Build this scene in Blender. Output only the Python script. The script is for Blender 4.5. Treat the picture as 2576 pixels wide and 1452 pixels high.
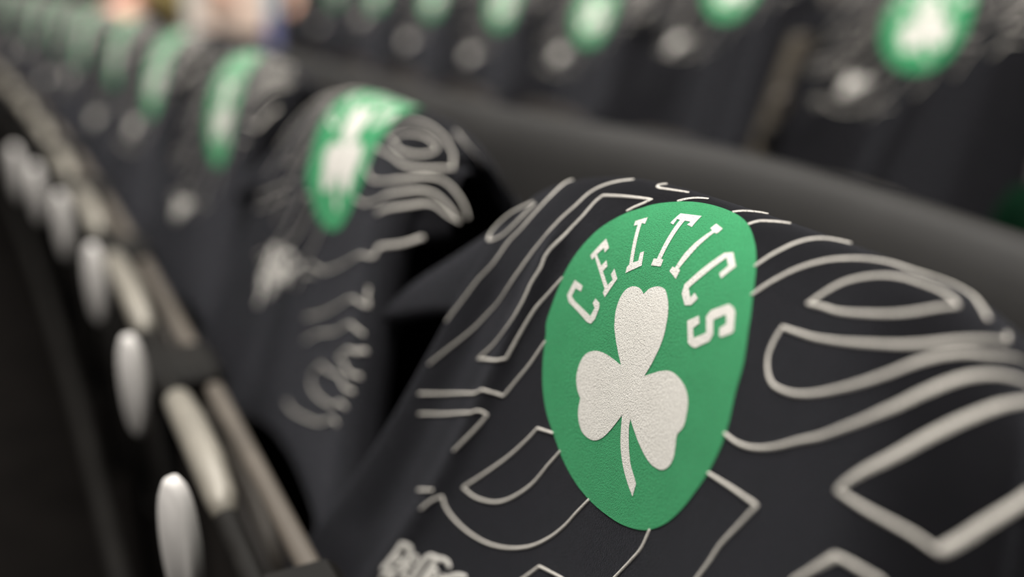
import bpy, math, random
import numpy as np
from mathutils import Vector, Matrix
from mathutils.geometry import delaunay_2d_cdt

# ------------------------------------------------------------------ camera, world, light
scene = bpy.context.scene
col = scene.collection
for o in list(bpy.data.objects):
    bpy.data.objects.remove(o)
ZC = 0.95                                    # camera height above the front-row floor
cam_data = bpy.data.cameras.new('camera'); cam = bpy.data.objects.new('camera', cam_data); col.objects.link(cam)
PITCH, YAW = math.radians(18.26), math.radians(26.73)
fwd = Vector((math.sin(YAW)*math.cos(PITCH), math.cos(YAW)*math.cos(PITCH), -math.sin(PITCH)))
cam.location = (0, 0, ZC)
cam.rotation_euler = fwd.to_track_quat('-Z', 'Y').to_euler()
cam_data.sensor_width = 36; cam_data.lens = 35; cam_data.clip_start = 0.02; cam_data.clip_end = 100
cam_data.dof.use_dof = True; cam_data.dof.focus_distance = .545; cam_data.dof.aperture_fstop = 1.6
scene.camera = cam
world = bpy.data.worlds.new('world'); scene.world = world; world.use_nodes = True
bg = world.node_tree.nodes['Background']; bg.inputs[0].default_value = (1.0, .97, .93, 1); bg.inputs[1].default_value = 0.035
def area_light(name, loc, target, size, energy, colr=(1, .96, .9)):
    d = bpy.data.lights.new(name, 'AREA'); d.shape = 'DISK'; d.size = size; d.energy = energy; d.color = colr
    o = bpy.data.objects.new(name, d); col.objects.link(o); o.location = loc
    o.rotation_euler = (Vector(target)-Vector(loc)).to_track_quat('-Z', 'Y').to_euler()
    return o
area_light('arena_and_fill_light', (-.6, .1, 5.0), (.3, .6, .7), 2.2, 360)
area_light('arena_and_fill_light', (-4.0, -1.2, 5.2), (.3, .6, .7), 2.0, 100)
area_light('arena_and_fill_light', (1.2, 3.2, 5.0), (.9, 2.6, .5), 2.2, 60)
area_light('arena_and_fill_light', (.9, 2.7, 4.2), (.85, 4.6, .8), 1.6, 260)  # added fill lamp, placed and aimed to brighten the far people and post
area_light('arena_and_fill_light', (-2.6, 4.2, 4.8), (.0, 3.6, .8), 2.0, 130)  # extra fill with no known source, brightens the far front-row shirts and logos
vs = scene.view_settings
vs.view_transform = 'Standard'; vs.look = 'None'; vs.exposure = 0.1; vs.gamma = 1; vs.use_curve_mapping = False

# ------------------------------------------------------------------ helpers
def mat(name, c, rough=.6, metal=0., spec=.5, sheen=0., sheen_r=.4, sheen_t=(1, 1, 1), noise=0., nscale=40., bump=0., bscale=200.):
    m = bpy.data.materials.new(name); m.use_nodes = True; nt = m.node_tree; b = nt.nodes['Principled BSDF']
    b.inputs['Base Color'].default_value = (*c, 1); b.inputs['Roughness'].default_value = rough
    b.inputs['Metallic'].default_value = metal; b.inputs['Specular IOR Level'].default_value = spec
    b.inputs['Sheen Weight'].default_value = sheen; b.inputs['Sheen Roughness'].default_value = sheen_r
    b.inputs['Sheen Tint'].default_value = (*sheen_t, 1)
    tc = nt.nodes.new('ShaderNodeTexCoord')
    if noise:
        n = nt.nodes.new('ShaderNodeTexNoise'); n.inputs['Scale'].default_value = nscale; n.inputs['Detail'].default_value = 4
        r = nt.nodes.new('ShaderNodeValToRGB')
        r.color_ramp.elements[0].position = .3; r.color_ramp.elements[1].position = .7
        r.color_ramp.elements[0].color = (*[x*(1-noise) for x in c], 1); r.color_ramp.elements[1].color = (*[min(1, x*(1+noise)) for x in c], 1)
        nt.links.new(tc.outputs['Object'], n.inputs['Vector']); nt.links.new(n.outputs['Fac'], r.inputs[0]); nt.links.new(r.outputs[0], b.inputs['Base Color'])
    if bump:
        n = nt.nodes.new('ShaderNodeTexNoise'); n.inputs['Scale'].default_value = bscale; n.inputs['Detail'].default_value = 3
        bp = nt.nodes.new('ShaderNodeBump'); bp.inputs['Strength'].default_value = bump; bp.inputs['Distance'].default_value = .001
        nt.links.new(tc.outputs['Object'], n.inputs['Vector']); nt.links.new(n.outputs['Fac'], bp.inputs['Height']); nt.links.new(bp.outputs[0], b.inputs['Normal'])
    return m

def cloth_mat(name, c, c2, rough, sheen, bump, pits=0., pitcol=(.02, .02, .022), sheen_t=(.9, .92, 1), spec=.2):
    """jersey knit: rows of small loops in fabric coordinates (metres), fibre noise, optional pin-holes in the print"""
    m = mat(name, c, rough, spec=spec, sheen=sheen, sheen_r=.22, sheen_t=sheen_t); nt = m.node_tree; b = nt.nodes['Principled BSDF']; L = nt.links.new
    uv = nt.nodes.new('ShaderNodeUVMap'); uv.uv_map = 'fabric'
    mp = nt.nodes.new('ShaderNodeMapping'); mp.inputs['Scale'].default_value = (1500, 950, 1); L(uv.outputs[0], mp.inputs[0])
    vo = nt.nodes.new('ShaderNodeTexVoronoi'); vo.inputs['Scale'].default_value = 1.0; vo.inputs['Randomness'].default_value = .75; L(mp.outputs[0], vo.inputs['Vector'])
    n1 = nt.nodes.new('ShaderNodeTexNoise'); n1.inputs['Scale'].default_value = 1.3; n1.inputs['Detail'].default_value = 6; n1.inputs['Roughness'].default_value = .65; L(mp.outputs[0], n1.inputs['Vector'])
    mp2 = nt.nodes.new('ShaderNodeMapping'); mp2.inputs['Scale'].default_value = (60, 60, 1); L(uv.outputs[0], mp2.inputs[0])
    n2 = nt.nodes.new('ShaderNodeTexNoise'); n2.inputs['Scale'].default_value = 1.; n2.inputs['Detail'].default_value = 5; L(mp2.outputs[0], n2.inputs['Vector'])
    add = nt.nodes.new('ShaderNodeMath'); add.operation = 'MULTIPLY_ADD'; L(vo.outputs['Distance'], add.inputs[0]); add.inputs[1].default_value = -.7; L(n1.outputs['Fac'], add.inputs[2])
    bp = nt.nodes.new('ShaderNodeBump'); bp.inputs['Strength'].default_value = bump; bp.inputs['Distance'].default_value = .0009
    L(add.outputs[0], bp.inputs['Height']); L(bp.outputs[0], b.inputs['Normal'])
    mix = nt.nodes.new('ShaderNodeMix'); mix.data_type = 'RGBA'; mix.inputs['A'].default_value = (*c, 1); mix.inputs['B'].default_value = (*c2, 1)
    L(n2.outputs['Fac'], mix.inputs['Factor']); out = mix.outputs['Result']
    if pits:
        r = nt.nodes.new('ShaderNodeValToRGB'); r.color_ramp.elements[0].position = .40; r.color_ramp.elements[1].position = .46
        r.color_ramp.elements[0].color = (pits,)*3+(1,); r.color_ramp.elements[1].color = (0, 0, 0, 1)
        L(n1.outputs['Fac'], r.inputs[0])
        mx = nt.nodes.new('ShaderNodeMix'); mx.data_type = 'RGBA'; L(r.outputs[0], mx.inputs['Factor']); L(out, mx.inputs['A']); mx.inputs['B'].default_value = (*pitcol, 1); out = mx.outputs['Result']
    L(out, b.inputs['Base Color'])
    return m

M = {
 'fabric': cloth_mat('charcoal_jersey', (.0046, .0046, .0057), (.0085, .0085, .0102), .95, .10, .9, sheen_t=(.84, .86, 1), spec=.06),
 'green': cloth_mat('green_print', (.026, .235, .090), (.038, .300, .120), .62, .10, .95, pits=.8, pitcol=(.008, .06, .025), sheen_t=(.6, 1, .75)),
 'white': cloth_mat('white_print', (.62, .60, .56), (.70, .68, .64), .6, .04, .8, pits=.85, pitcol=(.08, .08, .08), sheen_t=(1, 1, 1)),
 'line': cloth_mat('line_print', (.50, .48, .44), (.62, .59, .545), .6, .04, .7, pits=.85, pitcol=(.05, .05, .05), sheen_t=(1, 1, 1)),
 'pad': mat('black_upholstery', (.006, .006, .007), .9, spec=.1, sheen=.1, noise=.2, nscale=60, bump=.3, bscale=900),
 'shell': mat('dark_brown_plastic', (.010, .0082, .0072), .6, spec=.2, noise=.15, nscale=15, bump=.15, bscale=400),
 'trim': mat('taupe_pan_edge', (.07, .060, .050), .55, spec=.3, noise=.2, nscale=12, bump=.1, bscale=300),
 'steel': mat('dark_painted_steel', (.005, .0045, .004), .6, spec=.12, noise=.2, nscale=25),
 'rail': mat('tan_metal_rail', (.17, .157, .133), .5, metal=.2, noise=.12, nscale=18, bump=.1, bscale=500),
 'plate': mat('pale_plate', (.52, .50, .485), .6, noise=.05, nscale=30),
 'panel': mat('brown_panel', (.040, .034, .026), .6, spec=.2, noise=.2, nscale=12, bump=.1, bscale=300),
 'pan_edge': mat('brown_pan_edge', (.035, .030, .025), .55, spec=.25, noise=.2, nscale=12),
 'cap': mat('grey_cap', (.30, .28, .24), .5, noise=.1, nscale=30),
 'ledge': mat('charcoal_vinyl', (.0115, .0110, .0106), .6, spec=.18, noise=.18, nscale=7, bump=.25, bscale=350),
 'ledge_roll': mat('charcoal_vinyl_roll', (.022, .0205, .0195), .55, spec=.35, noise=.12, nscale=9, bump=.2, bscale=350),
 'concrete': mat('dark_concrete', (.0022, .0018, .0016), .9, spec=.04, noise=.3, nscale=9, bump=.5, bscale=120),
 'wall': mat('dark_wall_paint', (.06, .055, .05), .9, noise=.15, nscale=4, bump=.1, bscale=80),
 'skin': mat('skin', (.62, .36, .27), .55, noise=.08, nscale=30),
 'olive': mat('olive_cotton', (.17, .13, .045), .9, noise=.2, nscale=25, bump=.3, bscale=500),
 'brown_trouser': mat('brown_cotton', (.06, .045, .025), .9, noise=.2, nscale=25, bump=.3, bscale=500),
 'sky_cotton': mat('pale_blue_cotton', (.42, .58, .68), .9, noise=.1, nscale=25, bump=.3, bscale=500),
 'denim': mat('periwinkle_denim', (.16, .17, .34), .9, noise=.2, nscale=60, bump=.3, bscale=900),
 'hair': mat('dark_hair', (.03, .02, .015), .6, noise=.3, nscale=120, bump=.5, bscale=300),
 'eye': mat('eye', (.05, .04, .035), .3, noise=.1),
 'lip': mat('lip', (.45, .16, .13), .5, noise=.1),
 'shoe': mat('dark_shoe', (.03, .03, .03), .5, noise=.1, nscale=30),
 'paper': mat('pink_board', (.64, .50, .42), .7, noise=.04, nscale=10),
 'post': mat('white_post_paint', (.68, .66, .62), .5, noise=.05, nscale=8),
 'darkgreen': mat('dark_green_cloth', (.0008, .007, .003), .95, spec=.03, noise=.25, nscale=60, bump=.4, bscale=700),
 'orange': mat('orange_tag', (.10, .03, .012), .7, noise=.1, nscale=60),
}

def tag(o, label=None, cat=None, group=None, kind=None):
    if label: o['label'] = label
    if cat: o['category'] = cat
    if group: o['group'] = group
    if kind: o['kind'] = kind
    return o
def empty(name, loc, rz=0.):
    o = bpy.data.objects.new(name, None); col.objects.link(o); o.location = loc; o.rotation_euler = (0, 0, rz); o.empty_display_size = .05
    return o
def mesh_obj(name, verts, faces, m, parent=None, smooth=True, uvs=None):
    me = bpy.data.meshes.new(name); me.from_pydata([tuple(map(float, v)) for v in verts], [], [tuple(map(int, f)) for f in faces]); me.update()
    if uvs is not None:
        ul = me.uv_layers.new(name='fabric'); vi = np.empty(len(me.loops), np.int32); me.loops.foreach_get('vertex_index', vi)
        ul.data.foreach_set('uv', np.asarray(uvs, np.float32)[vi].ravel())
    me.materials.append(m); me.polygons.foreach_set('use_smooth', [smooth]*len(me.polygons))
    o = bpy.data.objects.new(name, me); col.objects.link(o)
    if parent: o.parent = parent
    return o
def copy_tree(o, parent=None):
    c = o.copy(); col.objects.link(c); c.parent = parent
    for ch in o.children: copy_tree(ch, c)
    return c
class MB:
    def __init__(s): s.v = []; s.f = []
    def add(s, v, f):
        n = len(s.v); s.v += [tuple(p) for p in v]; s.f += [tuple(i+n for i in q) for q in f]; return s
    def box(s, lo, hi, b=.004):
        """box with chamfered edges"""
        lo = Vector(lo); hi = Vector(hi); v = []; 
        c = (lo+hi)/2; h = (hi-lo)/2; b = min(b, *[x*.45 for x in h])
        idx = {}
        for sx in (-1, 1):
            for sy in (-1, 1):
                for sz in (-1, 1):
                    for k in range(3):
                        d = [b]*3; d[k] = 0
                        idx[(sx, sy, sz, k)] = len(v)
                        v.append((c.x+sx*(h.x-d[0]), c.y+sy*(h.y-d[1]), c.z+sz*(h.z-d[2])))
        f = []
        sg = (-1, 1)
        for a in sg:
            f.append([idx[(a, y, z, 0)] for y, z in ((-1, -1), (1, -1), (1, 1), (-1, 1))][::a])
            f.append([idx[(x, a, z, 1)] for x, z in ((-1, -1), (1, -1), (1, 1), (-1, 1))][::-a])
            f.append([idx[(x, y, a, 2)] for x, y in ((-1, -1), (1, -1), (1, 1), (-1, 1))][::a])
        for a in sg:
            for b2 in sg:
                f.append([idx[(a, b2, -1, 0)], idx[(a, b2, -1, 1)], idx[(a, b2, 1, 1)], idx[(a, b2, 1, 0)]][::a*b2])
                f.append([idx[(a, -1, b2, 0)], idx[(a, -1, b2, 2)], idx[(a, 1, b2, 2)], idx[(a, 1, b2, 0)]][::-a*b2])
                f.append([idx[(-1, a, b2, 1)], idx[(-1, a, b2, 2)], idx[(1, a, b2, 2)], idx[(1, a, b2, 1)]][::a*b2])
                for c2 in sg:
                    f.append([idx[(a, b2, c2, k)] for k in range(3)][::a*b2*c2])
        return s.add(v, f)
    def tube(s, pts, r, n=10, cap=True, rx=None):
        pts = [Vector(p) for p in pts]; k = len(pts); rs = r if isinstance(r, (list, tuple)) else [r]*k
        v = []; f = []
        for i, p in enumerate(pts):
            t = (pts[min(i+1, k-1)]-pts[max(i-1, 0)]).normalized()
            a = t.cross(Vector((0, 0, 1))); a = a.normalized() if a.length > 1e-3 else Vector((1, 0, 0)); b = a.cross(t).normalized()
            for j in range(n):
                th = 2*math.pi*j/n; v.append(p+a*math.cos(th)*rs[i]*(rx or 1)+b*math.sin(th)*rs[i])
        for i in range(k-1):
            for j in range(n): f.append((i*n+j, i*n+(j+1) % n, (i+1)*n+(j+1) % n, (i+1)*n+j))
        if cap:
            f.append(tuple(range(n))[::-1]); f.append(tuple((k-1)*n+j for j in range(n)))
        return s.add(v, f)
    def build(s, name, m, parent=None, smooth=False):
        return mesh_obj(name, s.v, s.f, m, parent, smooth)

# ------------------------------------------------------------------ the draped shirt as a surface over (u along the row, v over the backrest)
def sstep(x): 
    x=np.clip(x,0,1); return x*x*(3-2*x)
UT=np.linspace(-.45,.45,1801); VT=np.linspace(-.5,.6,2201)
def make(pr):
    g=lambda k,d=0.: pr.get(k,d)
    du=UT[1]-UT[0]
    # plan turn: alpha>0 on far side => turns backward(+x); near side symmetrical
    af=np.radians(g('af'))*sstep((UT-g('uf',.15))/g('wf',.08)) + np.radians(g('af2'))*sstep((UT-g('uf2',.27))/g('wf2',.03))
    an=np.radians(g('an',45))*sstep((-UT-g('un',.15))/g('wn',.06))
    bow=g('bow',0.)*UT  # gentle curvature
    a=af-an+bow
    # sag angle
    tf=np.radians(g('tf',35))*sstep((UT-g('suf',.10))/g('swf',.16)); tn=np.radians(g('tn',35))*sstep((-UT-g('sun',.10))/g('swn',.12))
    th=tf-tn
    dx=np.sin(a)*np.cos(th); dy=np.cos(a)*np.cos(th); dz=-np.sin(th)
    i0=len(UT)//2
    def cum(d):
        c=np.concatenate([[0],np.cumsum((d[1:]+d[:-1])/2*du)]); return c-c[i0]
    path=np.stack([cum(dx),cum(dy),cum(dz)],-1)
    nx=-np.cos(a); ny=np.sin(a)
    dv=VT[1]-VT[0]
    pf=np.radians(g('phi',77)); pb=np.radians(g('phib',80))
    vv=VT-g('v0',0.)
    ph=np.where(vv>0, pf*(1-np.exp(-np.abs(vv)/g('Lf',.05))), -pb*(1-np.exp(-np.abs(vv)/g('Lb',.05))))
    j0=np.argmin(abs(VT))
    def cumv(d):
        c=np.concatenate([[0],np.cumsum((d[1:]+d[:-1])/2*dv)]); return c-c[j0]
    pn=cumv(np.cos(ph)); pz=cumv(-np.sin(ph))
    C0=np.array([g('xc'),g('yc'),g('zc')])
    def S0(u,v):
        I=lambda x,xp,fp: np.interp(x,xp,fp)
        p=np.stack([I(u,UT,path[:,k]) for k in range(3)],-1)
        n_x=I(u,UT,nx); n_y=I(u,UT,ny)
        on=I(v,VT,pn); oz=I(v,VT,pz)
        vp=np.maximum(v,0)
        uu=np.asarray(u)
        ff=g('flf')*np.maximum(uu-g('flu',.05),0)**2*vp + 0
        fn=g('fln')*np.maximum(-uu-g('flu',.05),0)**2*vp
        fo=g('fof')*np.maximum(uu-g('flu',.05),0)**2*vp   # forward billow far side
        p=p+np.stack([n_x*on - fo, n_y*on+ff-fn, oz],-1)
        return p+C0
    def S(u,v,off=0.):
        u=np.asarray(u,float); v=np.asarray(v,float); e=1e-4
        p=S0(u,v)
        folds=g('folds',[])
        d=np.zeros(np.shape(u))+off
        for pts,w,amp in folds:
            dm=np.full(np.shape(u),9.)
            for (u0,v0),(u1,v1) in zip(pts[:-1],pts[1:]):
                ax,ay=u1-u0,v1-v0; t=np.clip(((u-u0)*ax+(v-v0)*ay)/(ax*ax+ay*ay),0,1)
                dm=np.minimum(dm,np.hypot(u-u0-t*ax,v-v0-t*ay))
            d=d+amp*np.exp(-(dm/w)**2)
        n=np.cross(S0(u+e,v)-S0(u-e,v),S0(u,v+e)-S0(u,v-e))
        n/=np.linalg.norm(n,axis=-1,keepdims=True)+1e-12
        return p+n*np.asarray(d)[...,None]
    return S

LINES = [[(0.1493,0.0011),(0.1428,0.0188),(0.1442,0.0332),(0.1508,0.0486),(0.1578,0.057),(0.1653,0.0718),(0.1768,0.0825),(0.1861,0.0962),(0.1955,0.1101)],[(0.0856,0.0021),(0.0963,0.0114),(0.1033,0.0204),(0.1071,0.0324),(0.1134,0.0432),(0.1183,0.0543),(0.1263,0.0662),(0.1351,0.0814),(0.1454,0.096),(0.1592,0.1087),(0.1715,0.1207),(0.1871,0.1337),(0.1991,0.1431)],[(0.0585,0.0287),(0.0553,0.0247),(0.0513,0.0206),(0.0488,0.0165),'c',(0.0586,0.018),(0.0753,0.0205),(0.0895,0.0227),'c',(0.0914,0.0273),(0.0937,0.0385),(0.0977,0.0472),(0.1009,0.0571),(0.1048,0.0644),(0.1067,0.0695),(0.1075,0.0765),(0.1114,0.0868),(0.1151,0.1004),(0.1225,0.1147),(0.1372,0.1299),(0.1518,0.1412),'c',(0.1287,0.1404),(0.1191,0.1379),'c',(0.1137,0.1238),(0.1097,0.1139),(0.104,0.1014),(0.0979,0.0923),(0.0885,0.0793)],[(0.0885,0.1201),(0.0985,0.1374),(0.1074,0.1499),(0.1163,0.163),'c',(0.1253,0.1623),(0.1329,0.1615),'c',(0.1447,0.1657),(0.1793,0.1681),(0.2004,0.1673)],[(0.1963,0.1841),(0.1714,0.1837),(0.1395,0.1791),'c',(0.1332,0.1766),(0.1268,0.178),'c',(0.1291,0.1825),(0.1357,0.1926),(0.143,0.203),(0.1465,0.2078)],[(0.0616,0.1708),(0.0776,0.1735),'c',(0.0854,0.1837),(0.0993,0.1996),(0.1157,0.2155),(0.1357,0.2337),'c',(0.1229,0.2369),(0.1072,0.2349),(0.0945,0.2289),(0.0815,0.2184),(0.0703,0.2065),(0.0597,0.191),(0.0499,0.1781)],[(0.1632,0.2566),(0.1574,0.2493),(0.1505,0.244),'c',(0.1461,0.252),(0.1356,0.2586),(0.121,0.2628),(0.1046,0.2632),(0.0882,0.2593),(0.0723,0.2523),(0.0574,0.2432),(0.0413,0.2299),(0.0292,0.2168),(0.0202,0.2044),(0.0104,0.1916)],[(0.1732,0.2441),(0.1578,0.2406)],[(0.0642,0.2706),(0.0468,0.2522),'c',(0.0256,0.2474),(0.0154,0.2452)],[(-0.0524,0.1791),(-0.049,0.1912),(-0.0422,0.2023),(-0.0294,0.2209)],[(-0.088,0.1306),(-0.1081,0.1285),(-0.1275,0.1268),'c',(-0.1182,0.1426),(-0.1102,0.1562),(-0.1058,0.1672),(-0.0993,0.181)],[(-0.0912,0.1087),(-0.0995,0.1088),(-0.1081,0.1073),(-0.1177,0.1038),(-0.1283,0.0979),(-0.1402,0.0891),(-0.1498,0.0815),(-0.1587,0.072),(-0.1691,0.0591),(-0.1764,0.0468),(-0.1813,0.0351),(-0.1849,0.0259),(-0.1886,0.0173),(-0.1936,0.009),(-0.1996,0.0021),(-0.2057,-0.0021)],[(-0.207,0.007),(-0.2001,0.0175),(-0.1964,0.0249),(-0.1922,0.0348),(-0.1882,0.0455),(-0.1829,0.0602),(-0.1775,0.0729),(-0.1695,0.0904),'c',(-0.1795,0.0856),(-0.1868,0.0815),(-0.1925,0.0789),(-0.1969,0.0786),'c',(-0.2001,0.0692),(-0.2037,0.0584),(-0.2102,0.0421)],[(-0.162,0.1381),(-0.1716,0.1231),(-0.1779,0.1097),'c',(-0.1829,0.1059),(-0.1891,0.1023)],[(0.03,0.0112),(0.0272,0.0071),(0.0232,0.0027),(0.0188,-0.0)],[(-0.0107,0.0049),(-0.013,0.0004),(-0.0161,-0.0043),(-0.0187,-0.0102)],[(0.0367,-0.0004),(0.0462,0.0025),(0.0553,0.0047),(0.0594,0.0038),(0.0614,0.0008),(0.0624,-0.0048)],[(-0.0304,0.0101),(-0.0322,0.005),(-0.0366,0.0014),(-0.0426,-0.0048)],[(-0.0605,0.031),(-0.0634,0.024),(-0.0663,0.0172),(-0.0685,0.0107),(-0.0711,0.0038),(-0.0745,-0.003),(-0.081,-0.0101)],[(-0.0709,0.0443),(-0.0754,0.0374),(-0.0804,0.0307),(-0.0847,0.0249),(-0.0899,0.0189),(-0.0961,0.0126),(-0.1032,0.0067),(-0.1101,0.0013),(-0.1179,-0.0035),(-0.1287,-0.0054),(-0.1365,-0.0096),(-0.1414,-0.0169),(-0.1492,-0.0188),(-0.1602,-0.0138),(-0.169,-0.0102)],[(-0.1073,0.0367),'c',(-0.1107,0.0294),(-0.1147,0.0216),(-0.1202,0.0152),(-0.1272,0.0092),(-0.1343,0.0051),(-0.1439,0.0017),(-0.1507,-0.0012),(-0.1582,-0.002),(-0.1618,-0.0006),'c',(-0.1603,0.0062),(-0.1555,0.0163),(-0.1472,0.0243),(-0.1356,0.0305),(-0.1251,0.034),(-0.1156,0.0352),(-0.1073,0.0367)],[(-0.1774,-0.0141),(-0.182,-0.0109),'c',(-0.1804,0.0011),(-0.1764,0.0115),(-0.1709,0.0209),(-0.1625,0.0297),(-0.1517,0.0372),(-0.139,0.0436),(-0.124,0.0482),(-0.1105,0.0503),(-0.1009,0.0514),'c',(-0.1,0.058),(-0.1008,0.0658),(-0.105,0.0722),(-0.1114,0.0757),(-0.1206,0.0752),(-0.1302,0.0725),(-0.1404,0.067),(-0.1505,0.059),(-0.1594,0.05),(-0.168,0.0387),(-0.1741,0.0275),(-0.1779,0.0198),(-0.1828,0.0107),(-0.1884,0.0013),(-0.1947,-0.0227)],[(0.1599,0.0262),(0.1805,0.0318),(0.1888,0.0426),(0.1849,0.0514),(0.1696,0.0508),(0.1591,0.039),(0.1547,0.0293)]]
SCRIPT = [[(0.1719,0.2881),(0.1746,0.2959),(0.1777,0.304),(0.1812,0.3122)],[(0.1719,0.2881),(0.1682,0.2888),(0.1664,0.2933),(0.1673,0.2995),(0.1707,0.3068),(0.1751,0.313),(0.1783,0.3139),(0.1795,0.3109),(0.1781,0.3057),(0.1753,0.3017),(0.1727,0.3018)],[(0.1616,0.2957),(0.1615,0.2988)],[(0.1644,0.3032),(0.1681,0.3135),(0.1658,0.3154)],[(0.1436,0.2909),(0.1494,0.2911),(0.1539,0.2961),(0.159,0.3094),(0.1619,0.3202),(0.1653,0.3254)],[(0.1324,0.2923),(0.1352,0.2899),(0.1419,0.2906),(0.1451,0.2947),(0.1495,0.305),(0.1535,0.3149),(0.1573,0.3222)],[(0.1454,0.3),(0.1419,0.3002),(0.1441,0.3047),(0.1484,0.3075),(0.146,0.3118),(0.1413,0.3091),(0.1381,0.3049)],[(0.1803,0.319),(0.1776,0.3169),(0.1745,0.3172),(0.1766,0.3244),(0.1788,0.3326)],[(0.1347,0.3016),(0.1357,0.3075),(0.1368,0.3116)],[(0.133,0.3031),(0.1279,0.2991),(0.1223,0.2956),(0.1168,0.2942)]]
LETTERS = [[(0.0753,0.0779),(0.0663,0.0794),(0.0661,0.0829),(0.0722,0.0822),(0.0736,0.0876),(0.0694,0.0896),(0.0504,0.0938),(0.0485,0.0883),(0.0517,0.0863),(0.0505,0.083),(0.0453,0.0845),(0.0442,0.0871),(0.0451,0.0939),(0.0479,0.0977),(0.052,0.0979),(0.0748,0.0916),(0.0782,0.088)],[(0.0616,0.0487),(0.0552,0.0531),(0.0572,0.0565),(0.0597,0.0542),(0.0635,0.0592),(0.0555,0.0644),(0.0528,0.0603),(0.0497,0.0632),(0.0522,0.0669),(0.0432,0.0731),(0.0404,0.069),(0.0438,0.0667),(0.0427,0.0629),(0.0366,0.0674),(0.0421,0.08),(0.0453,0.0783),(0.0448,0.0758),(0.0646,0.0608),(0.0659,0.0631),(0.069,0.0611)],[(0.0384,0.0287),(0.0367,0.0329),(0.0397,0.0332),(0.0289,0.0555),(0.0252,0.0535),(0.0269,0.049),(0.0242,0.0474),(0.0205,0.0552),(0.0315,0.0626),(0.0325,0.0591),(0.0313,0.0574),(0.042,0.0349),(0.0445,0.0363),(0.0458,0.0333)],[(0.0178,0.0196),(0.0022,0.0166),(0.0011,0.0251),(0.0057,0.0249),(0.0053,0.0225),(0.0098,0.023),(0.0074,0.0477),(0.0055,0.0475),(0.0048,0.0515),(0.013,0.053),(0.0136,0.049),(0.0109,0.0485),(0.0136,0.0236),(0.016,0.0237),(0.0153,0.0276),(0.0186,0.0273)],[(-0.0123,0.018),(-0.0198,0.0196),(-0.0194,0.0237),(-0.0171,0.0233),(-0.0141,0.0334),(-0.0121,0.0415),(-0.01,0.0485),(-0.0117,0.0491),(-0.0117,0.0541),(-0.0038,0.0517),(-0.0044,0.0489),(-0.0067,0.0489),(-0.0078,0.0401),(-0.0102,0.0325),(-0.0145,0.0227),(-0.0118,0.022)],[(-0.0351,0.0316),(-0.0404,0.0296),(-0.0489,0.0356),(-0.0444,0.044),(-0.0409,0.0423),(-0.0437,0.0369),(-0.0387,0.0335),(-0.0317,0.0448),(-0.0247,0.0553),(-0.0295,0.0596),(-0.0309,0.0562),(-0.0353,0.0581),(-0.0323,0.0627),(-0.0277,0.0641),(-0.0215,0.0596),(-0.0203,0.0547),(-0.0282,0.042)],[(-0.0417,0.0655),(-0.0445,0.0686),(-0.041,0.0724),(-0.0444,0.0767),(-0.0524,0.0712),(-0.0473,0.0641),(-0.0488,0.0603),(-0.0592,0.0535),(-0.0642,0.0541),(-0.0666,0.0559),(-0.0713,0.0636),(-0.0708,0.0651),(-0.0644,0.0695),(-0.0625,0.0693),(-0.0606,0.0658),(-0.064,0.0626),(-0.0608,0.0585),(-0.0537,0.0638),(-0.0579,0.0702),(-0.057,0.0741),(-0.0483,0.0806),(-0.0449,0.081),(-0.0414,0.0803),(-0.0345,0.0706)]]
CLOVER = [(0.0089,0.0686),(0.0138,0.0668),(0.0191,0.0671),(0.0234,0.0689),(0.0267,0.0724),(0.0284,0.078),(0.0282,0.0844),(0.0262,0.0902),(0.0246,0.0935),(0.0199,0.0994),(0.0147,0.105),(0.0094,0.11),(0.0193,0.1092),(0.0289,0.1092),(0.0378,0.111),(0.0456,0.1157),(0.0491,0.1229),(0.0492,0.1307),(0.0455,0.1371),(0.0404,0.1409),(0.0398,0.1484),(0.0361,0.1548),(0.0293,0.1588),(0.0192,0.1585),(0.0109,0.1541),(0.0043,0.1466),(-0.0004,0.1394),(-0.0034,0.1346),(-0.0053,0.1417),(-0.0089,0.1507),(-0.0148,0.1587),(-0.0228,0.1656),(-0.0308,0.1703),(-0.0312,0.1628),(-0.0281,0.1601),(-0.0221,0.1555),(-0.0166,0.1475),(-0.0126,0.1387),(-0.0117,0.1334),(-0.0166,0.1371),(-0.0246,0.1421),(-0.034,0.1462),(-0.0421,0.1476),(-0.0506,0.146),(-0.0557,0.1415),(-0.0574,0.1359),(-0.0565,0.1304),(-0.0553,0.1246),(-0.0585,0.1189),(-0.0582,0.1123),(-0.0565,0.1063),(-0.0518,0.1014),(-0.0443,0.0985),(-0.0353,0.0979),(-0.0278,0.1003),(-0.0209,0.104),(-0.0139,0.1082),(-0.0168,0.1015),(-0.0195,0.0915),(-0.0201,0.0834),(-0.0187,0.0768),(-0.0173,0.0724),(-0.0138,0.0668),(-0.0085,0.0622),(-0.0046,0.0612),(0.0002,0.0618),(0.0057,0.0645)]
DISC = [(0.0241,0.0095),(0.0414,0.0183),(0.05,0.0246),(0.0591,0.0312),(0.0696,0.0411),(0.0761,0.0496),(0.083,0.0622),(0.0872,0.074),(0.0887,0.0839),(0.0906,0.0968),(0.0916,0.1082),(0.0891,0.1164),(0.0859,0.1329),(0.0801,0.1488),(0.0718,0.1611),(0.0614,0.17),(0.0454,0.1811),(0.0278,0.1882),(0.0096,0.1912),(-0.0093,0.1911),(-0.0279,0.1885),(-0.0482,0.1813),(-0.0638,0.1699),(-0.0739,0.1573),(-0.0812,0.144),(-0.0867,0.1319),(-0.0907,0.117),(-0.0914,0.1039),(-0.0889,0.0889),(-0.0868,0.0742),(-0.0798,0.0584),(-0.0763,0.0517),(-0.0697,0.042),(-0.0617,0.0321),(-0.0495,0.0217),(-0.0323,0.0119),(-0.0168,0.0067),(-0.0007,0.005),(0.0122,0.006)]
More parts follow.
